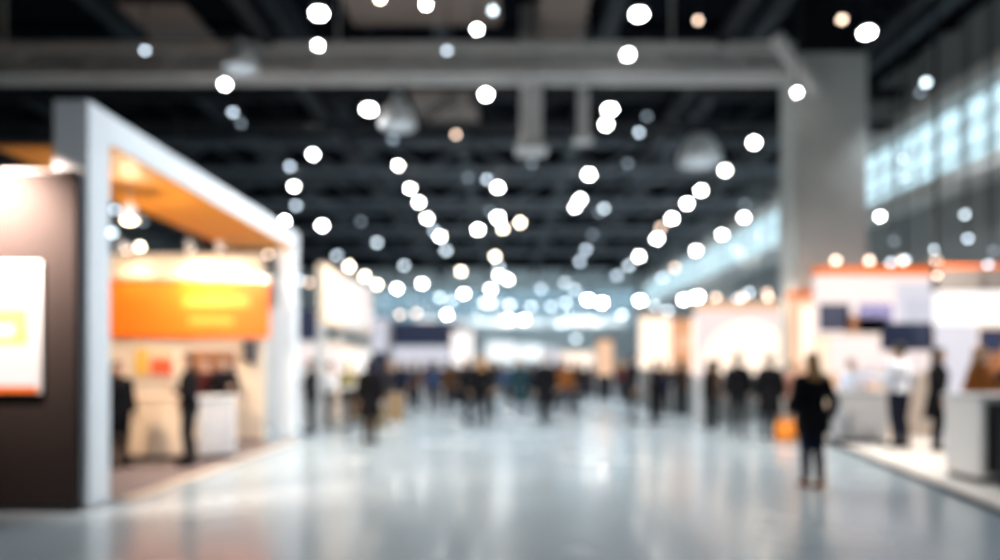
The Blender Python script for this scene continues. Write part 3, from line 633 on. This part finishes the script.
def hand(mb, w, d, side, curl):
    d = d.normalized(); up = V((0,0,1)) if abs(d.z) < .8 else V((0,-1,0))
    acr = d.cross(up).normalized()                  # across the palm (finger spread)
    if (acr.dot(V((0,-1,0))) < 0) and abs(d.z) >= .8: acr = -acr
    nor = acr.cross(d).normalized()
    if abs(d.z) >= .8:                                # hanging hand: palm faces the thigh, thumb forward
        acr = V((0,-1,0)); acr = (acr - d*acr.dot(d)).normalized(); nor = V((-side,0,0)); nor = (nor - d*nor.dot(d)).normalized()
    else:
        nor = -up; nor = (nor - d*nor.dot(d)).normalized(); acr = V((-side,0,0)); acr = (acr - d*acr.dot(d)).normalized()
    rs = [ellipse_ring(w + d*t, a, b, 12, acr, nor) for t, a, b in ((-.01,.026,.02),(.02,.034,.019),(.055,.042,.017),(.085,.042,.015),(.098,.036,.010))]
    mb.rings(rs)
    for i, (o, ln) in enumerate(((.033,.072),(.0115,.082),(-.0115,.076),(-.033,.058))):
        pt = w + d*.088 + acr*o; pts = [pt]; a = .15
        for seg in (.45,.32,.27):
            a += curl; pt = pt + (d*math.cos(a)+nor*math.sin(a))*(ln*seg) + acr*(o*.10*seg); pts.append(pt)
        mb.tube(pts, [.0088,.0082,.0076,.0062], 8)
    b = w + d*.03 + acr*.03
    mb.tube([b, b + acr*.028 + d*.026 + nor*.008, b + acr*.036 + d*.055 + nor*.02, b + acr*.034 + d*.08 + nor*.032], [.013,.011,.0095,.007], 8)
def head(mb, p):
    hy, hz = -p['lean']-.012-p['nod'], 0.0
    prof = [(1.520,.030,.030,-.045),(1.535,.046,.058,-.035),(1.56,.058,.078,-.018),(1.60,.067,.090,-.006),(1.64,.073,.097,0),(1.68,.075,.098,.003),(1.715,.068,.088,.006),(1.74,.047,.062,.008),(1.752,.018,.025,.008)]
    mb.rings([ellipse_ring((0, hy+yo, z), w, d, 24) for z, w, d, yo in prof])
    fy = hy-.092                                      # front of the face
    mb.tube([(0,fy-.002,1.655),(0,fy-.012,1.635),(0,fy-.026,1.610),(0,fy-.004,1.598)], [.008,.010,.014,.012], 10)   # nose
    mb.ell((0, fy+.012, 1.567), (.026,.016,.007), 12, 6); mb.ell((0, fy+.014, 1.557), (.022,.015,.007), 12, 6)        # lips
    mb.ell((0, fy+.024, 1.532), (.024,.020,.018), 12, 6)                                                         # chin
    for s in (-1, 1):
        mb.ell((s*.030, fy+.012, 1.659), (.024,.012,.006), 10, 6)                                                # brow ridge
        mb.ell((s*.030, fy+.016, 1.640), (.015,.014,.011), 12, 8)                                                # eyeball
        mb.ell((s*.075, hy+.012, 1.622), (.010,.020,.032), 10, 8)                                                # ear
def limb(mb, pts, rad, n=14, sub=4):
    a, r = smooth_path(pts, rad, sub); mb.tube(a, r, n)
def build_body(k):
    p = make_pose(k); mb = MB(); mb.rings(torso_rings(p, BODY)); head(mb, p)
    for s in (1, -1):
        S, E, W = sh(p, s), p['elb'][s], p['wri'][s]
        mb.ell(S, (.056,.058,.058), 14, 10)
        limb(mb, [S+V((-s*.04,0,.01)), S, S.lerp(E,.5), E, E.lerp(W,.4), W], [.05,.053,.046,.038,.036,.026])
        hand(mb, W, W-E, s, {'phone':.55,'bag':.75}.get(k, .28) if not (k == 'phone' and s == 1) else .28)
        H, K, A = p['hip'][s], p['knee'][s], p['ank'][s]
        limb(mb, [H+V((0,0,.03)), H.lerp(K,.3), H.lerp(K,.7), K, K.lerp(A,.3)+V((0,.012,0)), K.lerp(A,.7)+V((0,.006,0)), A], [.098,.088,.066,.054,.056,.042,.036])
        t = p['toe'][s].normalized(); mb.tube([A+V((0,0,-.02))-t*.04, A+V((0,0,-.035))+t*.06, A+V((0,0,-.05))+t*.16], [.034,.034,.022], 12)
    me = finish(mb, 'person', .0065, .3, 3)
    me.materials.append(mat('skin_light', (.60,.40,.30), .55)); me.materials.append(mat('eye_dark', (.03,.02,.02), .2)); me.materials.append(mat('lip_rose', (.45,.18,.16), .5))
    fy = -p['lean']-.012-p['nod']-.092
    for q in me.polygons:
        c = q.center
        if c.y < fy+.03:
            if abs(c.z-1.562) < .009 and abs(c.x) < .025: q.material_index = 2
            elif abs(c.z-1.640) < .007 and .018 < abs(c.x) < .042: q.material_index = 1
    return me
def build_top(k, style):
    p = make_pose(k); mb = MB()
    ex = {'shirt':.014,'jacket':.026,'coat':.038,'parka':.034,'dress':.014}[style]
    prof = [(z, w+ex, d+ex, yo) for z, w, d, yo in BODY if .97 < z < 1.47]
    prof[-1] = (1.472, .075+ex*.4, .066+ex*.4, .008)
    hem = {'shirt':[(.90,.178,.126,.012)], 'jacket':[(.84,.190,.138,.012),(.90,.198,.142,.012)], 'coat':[(.55,.245,.205,.02),(.70,.232,.185,.016),(.85,.222,.165,.012),(.92,.214,.158,.01)],
           'parka':[(.72,.222,.18,.015),(.80,.235,.185,.015),(.92,.226,.17,.012)], 'dress':[(.48,.235,.20,.01),(.62,.222,.18,.01),(.80,.205,.15,.012),(.90,.19,.135,.012)]}[style]
    mb.rings(torso_rings(p, hem+prof, 28))
    for s in (1, -1):
        S, E, W = sh(p, s), p['elb'][s], p['wri'][s]; e = ex
        mb.ell(S, (.06+e*.7,.06+e*.8,.055+e*.6), 14, 10)
        cuff = E.lerp(W, .93)
        limb(mb, [S+V((-s*.05,0,.01)), S, S.lerp(E,.5), E, E.lerp(W,.4), cuff], [.05+e,.055+e*.8,.048+e*.8,.042+e*.8,.040+e*.8,.034+e*.6])
    if style in ('jacket','coat','parka'):                     # collar
        mb.rings([ellipse_ring((0,-p['lean']*.9+.006,z), w, d, 24) for z, w, d in ((1.45,.095,.088),(1.49,.080,.080),(1.515,.078,.080))])
    return finish(mb, 'top', .011, .35, 4)
def build_trousers(k):
    p = make_pose(k); mb = MB()
    mb.rings(torso_rings(p, [(z, w+.012, d+.012, yo) for z, w, d, yo in BODY[:5]], 24))
    for s in (1, -1):
        H, K, A = p['hip'][s], p['knee'][s], p['ank'][s]
        limb(mb, [H+V((0,0,.03)), H.lerp(K,.3), H.lerp(K,.7), K, K.lerp(A,.3)+V((0,.012,0)), K.lerp(A,.7)+V((0,.008,0)), A+V((0,0,-.005))], [.108,.100,.082,.070,.068,.060,.056])
    return finish(mb, 'trousers', .011, .35, 4)
def build_shoe(k, s):
    p = make_pose(k); mb = MB(); A = p['ank'][s]; t = p['toe'][s].normalized(); u = V((0,0,1)); u = (u - t*u.dot(t)).normalized(); a = t.cross(u)
    rs = []
    for l, w, h in ((-.075,.022,.03),(-.06,.036,.055),(-.02,.040,.062),(.04,.042,.05),(.10,.046,.036),(.16,.042,.028),(.195,.024,.018)):
        c = A - u*(.083-h) + t*l
        rs.append([c + a*(w*math.cos(g)) + u*(max(-h, h*math.sin(g)*1.0)) for g in (2*PI*j/16 for j in range(16))])
    mb.rings(rs); mb.tube([A-u*.05-t*.01, A+u*.02], [.046,.044], 14)
    return finish(mb, 'shoe', .008, .4, 3)
def build_hair(k, style):
    p = make_pose(k); mb = MB(); hy = -p['lean']-.012-p['nod']
    top = [(1.66,.083,.088,.022),(1.69,.086,.104,.012),(1.72,.079,.100,.010),(1.75,.058,.074,.011),(1.768,.024,.032,.011)]
    if style == 'short': low = [(1.575,.050,.032,.072),(1.61,.074,.058,.050)]
    elif style == 'bob': low = [(1.50,.080,.045,.070),(1.56,.092,.062,.056),(1.61,.088,.068,.044)]
    elif style == 'bun': low = [(1.585,.050,.032,.070),(1.615,.076,.058,.048)]
    else: low = [(1.36,.085,.030,.120),(1.43,.100,.042,.105),(1.50,.096,.052,.080),(1.56,.092,.062,.058),(1.61,.088,.068,.044)]
    mb.rings([ellipse_ring((0, hy+yo, z), w, d, 24) for z, w, d, yo in low+top])
    if style == 'bun': mb.ell((0, hy+.115, 1.70), (.042,.042,.042), 14, 10)
    return finish(mb, 'hair', .008, .35, 4)
CACHE = {}
def cached(fn, *a):
    if (fn, a) not in CACHE: CACHE[(fn, a)] = fn(*a)
    return CACHE[(fn, a)]
COL = {'black':(.006,.006,.008),'navy':(.012,.017,.038),'charcoal':(.024,.026,.030),'grey':(.07,.072,.078),'pale blue':(.50,.60,.76),'white':(.72,.72,.74),'teal':(.015,.04,.052),'blue':(.03,.065,.14),
       'brown':(.07,.035,.018),'rust':(.36,.12,.04),'shirt blue':(.68,.74,.86),'pink brown':(.42,.22,.17),'beige':(.42,.33,.24),'dark green':(.03,.05,.035),'olive':(.22,.19,.06),'maroon':(.09,.02,.025),'tan':(.35,.22,.12),
       'dark':(.015,.011,.009),'light brown':(.38,.21,.09),'blond':(.42,.28,.12),'dark navy':(.010,.013,.028),'orange brown':(.24,.085,.022)}
def cl(n): return matte(mat('cloth_'+n.replace(' ', '_'), COL[n], .9, noise=.12, nscale=30), .12)
def hr(n): return matte(mat('hair_'+n.replace(' ', '_'), COL[n], .6, noise=.2, nscale=50), .25)
SKIN = [mat('skin_light', (.60,.40,.30), .55), mat('skin_tan', (.42,.26,.17), .55), mat('skin_deep', (.16,.085,.05), .55)]
def inst(name, me, parent, m):
    o = bpy.data.objects.new(name, me); C.objects.link(o); o.parent = parent
    if not me.materials: me.materials.append(None)
    o.material_slots[0].link = 'OBJECT'; o.material_slots[0].material = m
    return o
def person(label, x, y, face, pose='stand', style='jacket', top='black', legs='dark navy', shoes='black', hairs='short', hair='dark', h=1.74, z=0.0, skin=0, group=None, wide=1.0):
    me = cached(build_body, pose)
    b = bpy.data.objects.new('person', me); C.objects.link(b)
    b.material_slots[0].link = 'OBJECT'; b.material_slots[0].material = SKIN[skin]
    b.location = (x, y, z); b.rotation_euler = (0, 0, face); s = h/1.76; b.scale = (s*wide, s*wide, s)
    tag(b, label, 'person', group)
    inst({'shirt':'shirt','jacket':'jacket','coat':'coat','parka':'coat','dress':'dress'}[style], cached(build_top, pose, style), b, cl(top))
    inst('trousers', cached(build_trousers, pose), b, cl(legs))
    for sd in (1, -1): inst('shoe', cached(build_shoe, pose, sd), b, cl(shoes))
    inst('hair', cached(build_hair, pose, hairs), b, hr(hair))
    return b
def at(px, pyfoot, z=0.0):
    Y = wy(pyfoot, z); return wx(px, Y), Y
AWAY = PI
PLZ = .07
def who(label, px, pyf, face, z=0.0, **k):
    x, y = at(px, pyf, z); return person(label, x, y, face, z=z, **k)
# right side
who('woman with light brown hair in a black coat and brown shoes, nearest in the aisle', 812, 488, AWAY+.1, pose='narrow', style='parka', top='black', legs='dark navy', shoes='orange brown', hairs='long', hair='light brown', h=1.72, wide=.98)
who('man in a black jacket and grey trousers walking up the middle of the right side', 738, 438, AWAY-.25, pose='walk', style='jacket', top='black', legs='charcoal', h=1.83, hairs='short')
who('slim person in dark clothes left of the walking man in grey trousers', 708, 429, 1.3, pose='phone', style='jacket', top='black', legs='black', h=1.68, hairs='bob')
pb = who('person in dark clothes with the orange bag standing at their feet', 770, 440, 2.4, pose='bag', style='coat', top='black', legs='black', h=1.80, hairs='short')
who('person in a pink brown top between the orange bag and the woman in black coat', 793, 436, .2, pose='talk', style='shirt', top='pink brown', legs='charcoal', h=1.66, hairs='bob', hair='light brown')
who('tall slim person in black standing where the crowd opens, right of the centre', 633, 424, 1.4, pose='stand', style='coat', top='black', legs='black', h=1.86)
who('slim person in black facing the tall person in black across a gap', 655, 424, -1.4, pose='talk', style='jacket', top='black', legs='black', h=1.70, hairs='bun')
who('person in dark brown beside the orange peach stand panel', 684, 414, .8, pose='stand', style='jacket', top='brown', legs='charcoal', h=1.70, hairs='bob')
who('person in a rust coloured skirt length coat right of the one in dark brown', 692, 410, -.6, pose='talk', style='dress', top='rust', legs='charcoal', h=1.66, hairs='bun', hair='light brown')
who('person in a pale blue shirt and dark navy trousers standing at the white counter', 899, 448, AWAY+.5, z=PLZ, pose='talk', style='shirt', top='shirt blue', legs='dark navy', h=1.88, wide=1.14)
who('person in a long black outfit right of the one in the pale blue shirt', 938, 451, 1.2, z=PLZ, pose='stand', style='coat', top='black', legs='black', h=1.80, hairs='bob')
person('dark haired person in a pale blue top behind the long white counter', wx(850,13.85), 13.85, .2, z=PLZ, pose='phone', style='shirt', top='pale blue', legs='navy', h=1.62)
person('brown haired person in an orange brown top behind the right end counter', 6.95, 9.95, .5, pose='talk', style='jacket', top='orange brown', legs='black', h=1.76, z=PLZ, hairs='long', hair='light brown')
person('person in black behind the right end counter, cut by the photo edge', 7.75, 10.3, -.6, pose='phone', style='jacket', top='black', legs='black', h=1.72, z=PLZ, hairs='bob', hair='dark')
who('person in beige inside the arched stand', 752, 417, .3, pose='stand', style='shirt', top='beige', legs='brown', h=1.66, hairs='long', hair='light brown')
# left stand
who('person in black standing at the left end of the portal stand', 118, 467, 1.2, z=.012, pose='stand', style='jacket', top='black', legs='black', h=1.62, hairs='long', hair='brown', wide=1.1)
who('brown haired person in black left of the white box counter', 189, 466, -1.0, z=.012, pose='talk', style='jacket', top='black', legs='charcoal', h=1.74, hairs='long', hair='brown')
person('brown haired person in black behind the white box counter', -5.0, 12.1, .25, pose='talk', style='jacket', top='black', legs='charcoal', h=1.70, z=.012, hairs='long', hair='brown')
person('person in maroon behind the white box counter, near the brown picture', -5.5, 12.5, -.3, pose='stand', style='shirt', top='maroon', legs='black', h=1.72, z=.012, hairs='short')
# left of centre
who('person in black standing alone in front of the cartons, left of the far crowd', 370, 444, AWAY-.3, pose='stand', style='coat', top='black', legs='black', h=1.70, hairs='bob')
person('person in olive yellow leaning at the white counter on the left', -4.05, 17.45, AWAY, pose='reach', style='shirt', top='olive', legs='brown', h=1.66, hairs='short', hair='light brown')
who('person in black by the white high table on the left', 311, 434.3, -1.1, pose='talk', style='jacket', top='black', legs='charcoal', h=1.70)
who('person in white right of the high table on the left', 329, 428, 1.8, pose='phone', style='shirt', top='white', legs='charcoal', h=1.64, hairs='bun', hair='brown')
# middle distance, hand placed
MID = [(400,413,'navy','black','stand','jacket',1.72,.5),(416,409,'brown','black','talk','jacket',1.7,2.2),(434,412,'blue','charcoal','phone','jacket',1.70,AWAY),(449,414,'brown','black','walk','jacket',1.74,AWAY),
  (466,424,'black','dark navy','talk','coat',1.76,1.3),(481,428,'black','black','stand','jacket',1.84,AWAY+.3),(493,417,'charcoal','black','phone','jacket',1.75,-1.2),(520,420,'teal','dark navy','walk','coat',1.76,AWAY),
  (545,426,'black','black','walk','coat',1.84,AWAY-.2),(566,416,'orange brown','dark navy','walk','jacket',1.74,.1),(575,413,'black','black','stand','jacket',1.72,1.2),(389,418,'charcoal','charcoal','talk','jacket',1.66,-1.3),
  (507,411,'blue','black','stand','jacket',1.68,.3),(532,411,'navy','black','talk','jacket',1.7,2.6),(556,409,'grey','black','stand','jacket',1.72,AWAY)]
rp = random.Random(11)
MID.sort(key=lambda r: r[0])
for i, (px, pyf, tp, lg, ps, st, h, fc) in enumerate(MID):
    who('person in a %s %s, %s from the left along the front of the crowd' % (tp, st, ORD[i]), px, pyf, fc, pose=ps, style=st, top=tp, legs=lg, h=h,
        hairs=rp.choice(['short','short','bob','long']), hair=rp.choice(['dark','brown','light brown']), skin=rp.choice([0,0,1,2]), group='people along the front of the crowd')
FAR = []; USED = [at(r[0], r[1]) for r in MID] + [(-5+.4*k, 30) for k in range(11)] + [(4.3+.4*k, 32) for k in range(3)] + [(3+.4*k, 38) for k in range(6)] + [(-7.8+.4*k, 37) for k in range(5)]
for i in range(34):
    px = 384 + i*7.7 + rp.uniform(-3, 3); FAR.append((px, rp.uniform(390, 405)))
FAR.sort()
for i, (px, pyf) in enumerate(FAR):
    tp = rp.choice(['black','black','navy','charcoal','brown','grey','blue','maroon','black','teal']); st = rp.choice(['jacket','jacket','coat','shirt'])
    ps = rp.choice(['stand','walk','talk','phone','stand']); lg = rp.choice(['black','charcoal','dark navy'])
    x, y = at(px, pyf)
    while any((x-a)**2+(y-b)**2 < .72 for a, b in USED): y -= .4; x = wx(px, y)
    USED.append((x, y))
    person('far off person in a %s %s, %s from the left in the distant crowd' % (tp, st, ORD[i]), x, y, rp.uniform(0, 6.28), pose=ps, style=st, top=tp, legs=lg, h=rp.uniform(1.6, 1.84),
        hairs=rp.choice(['short','short','bob','long']), hair=rp.choice(['dark','brown','light brown','dark']), skin=rp.choice([0,0,1,2]), group='people in the distant crowd')
SIDE = [(664,398,'navy','talk'),(700,399,'charcoal','phone'),(716,400,'brown','stand'),(679,404,'black','talk')]
SIDE.sort()
for i, (px, pyf, tp, ps) in enumerate(SIDE):
    x, y = at(px, pyf)
    y = min(y, 22.0 if px < 705 else 18.1); x = wx(px, y)
    while any((x-a)**2+(y-b)**2 < .5 for a, b in USED): y -= .4; x = wx(px, y)
    USED.append((x, y))
    person('visitor in %s clothes before the right row of lit stands, %s from the left' % (tp, ORD[i]), x, y, rp.uniform(0, 6.28), pose=ps, style='jacket', top=tp, legs='black', h=rp.uniform(1.62, 1.8),
        hairs=rp.choice(['short','bob','long']), hair=rp.choice(['dark','brown','light brown']), skin=rp.choice([0,1,2]), group='visitors before the right row of stands')
# bags
t = thing('tote_bag', 'orange tote bag standing by the feet of a person in dark clothes', 'bag', (wx(786,14.0), 14.0, .001))
a = MB(); a.rings([ellipse_ring((0,0,z), w, d, 20) for z, w, d in ((0,.17,.09),(.03,.215,.13),(.22,.225,.125),(.40,.20,.06),(.42,.19,.05))])
obj('body', a, t, mats=mat('orange_cloth', (.90,.27,.02), .7, noise=.06), smooth='auto')
for s in (-1, 1):
    a = MB(); pts, rr = smooth_path([(-.11,s*.04,.40),(-.08,s*.02,.54),(0,0,.60),(.08,s*.02,.54),(.11,s*.04,.40)], [.01]*5, 4); a.tube(pts, rr, 8); obj('handle', a, t, mats=mat('dark_orange_strap', (.5,.14,.01), .7), smooth=True)

# ------------------------------------------------------------------ sky, camera, view
w = bpy.data.worlds.new('World'); sc.world = w; w.use_nodes = True
bg = w.node_tree.nodes['Background']; bg.inputs['Color'].default_value = (.80, .93, 1, 1); bg.inputs['Strength'].default_value = 1.75
cam = bpy.data.cameras.new('Camera'); co = bpy.data.objects.new('Camera', cam); C.objects.link(co); sc.camera = co
co.location = (0, 0, EYE); co.rotation_euler = (PI/2, 0, 0)
cam.sensor_width = 36; cam.lens = 36*F/1000; cam.shift_x = -(HX-500)/1000; cam.shift_y = (HY-280)/1000
cam.clip_start = .05; cam.clip_end = 300
BLUR = 15.5; FOC = 1.2                                 # disc of confusion at infinity in pixels, focus distance
cam.dof.use_dof = True; cam.dof.focus_distance = FOC
cam.dof.aperture_fstop = (cam.lens/1000) / (BLUR*FOC/F)
cam.dof.aperture_blades = 0
sc.view_settings.view_transform = 'Standard'; sc.view_settings.look = 'None'; sc.view_settings.gamma = 1; sc.view_settings.use_curve_mapping = False
sc.view_settings.exposure = 0.0
cy = sc.cycles
cy.use_denoising = True; cy.denoiser = 'OPENIMAGEDENOISE'; cy.sample_clamp_indirect = 4; cy.max_bounces = 6; cy.diffuse_bounces = 3; cy.glossy_bounces = 3; cy.use_adaptive_sampling = False
cy.caustics_reflective = False; cy.caustics_refractive = False
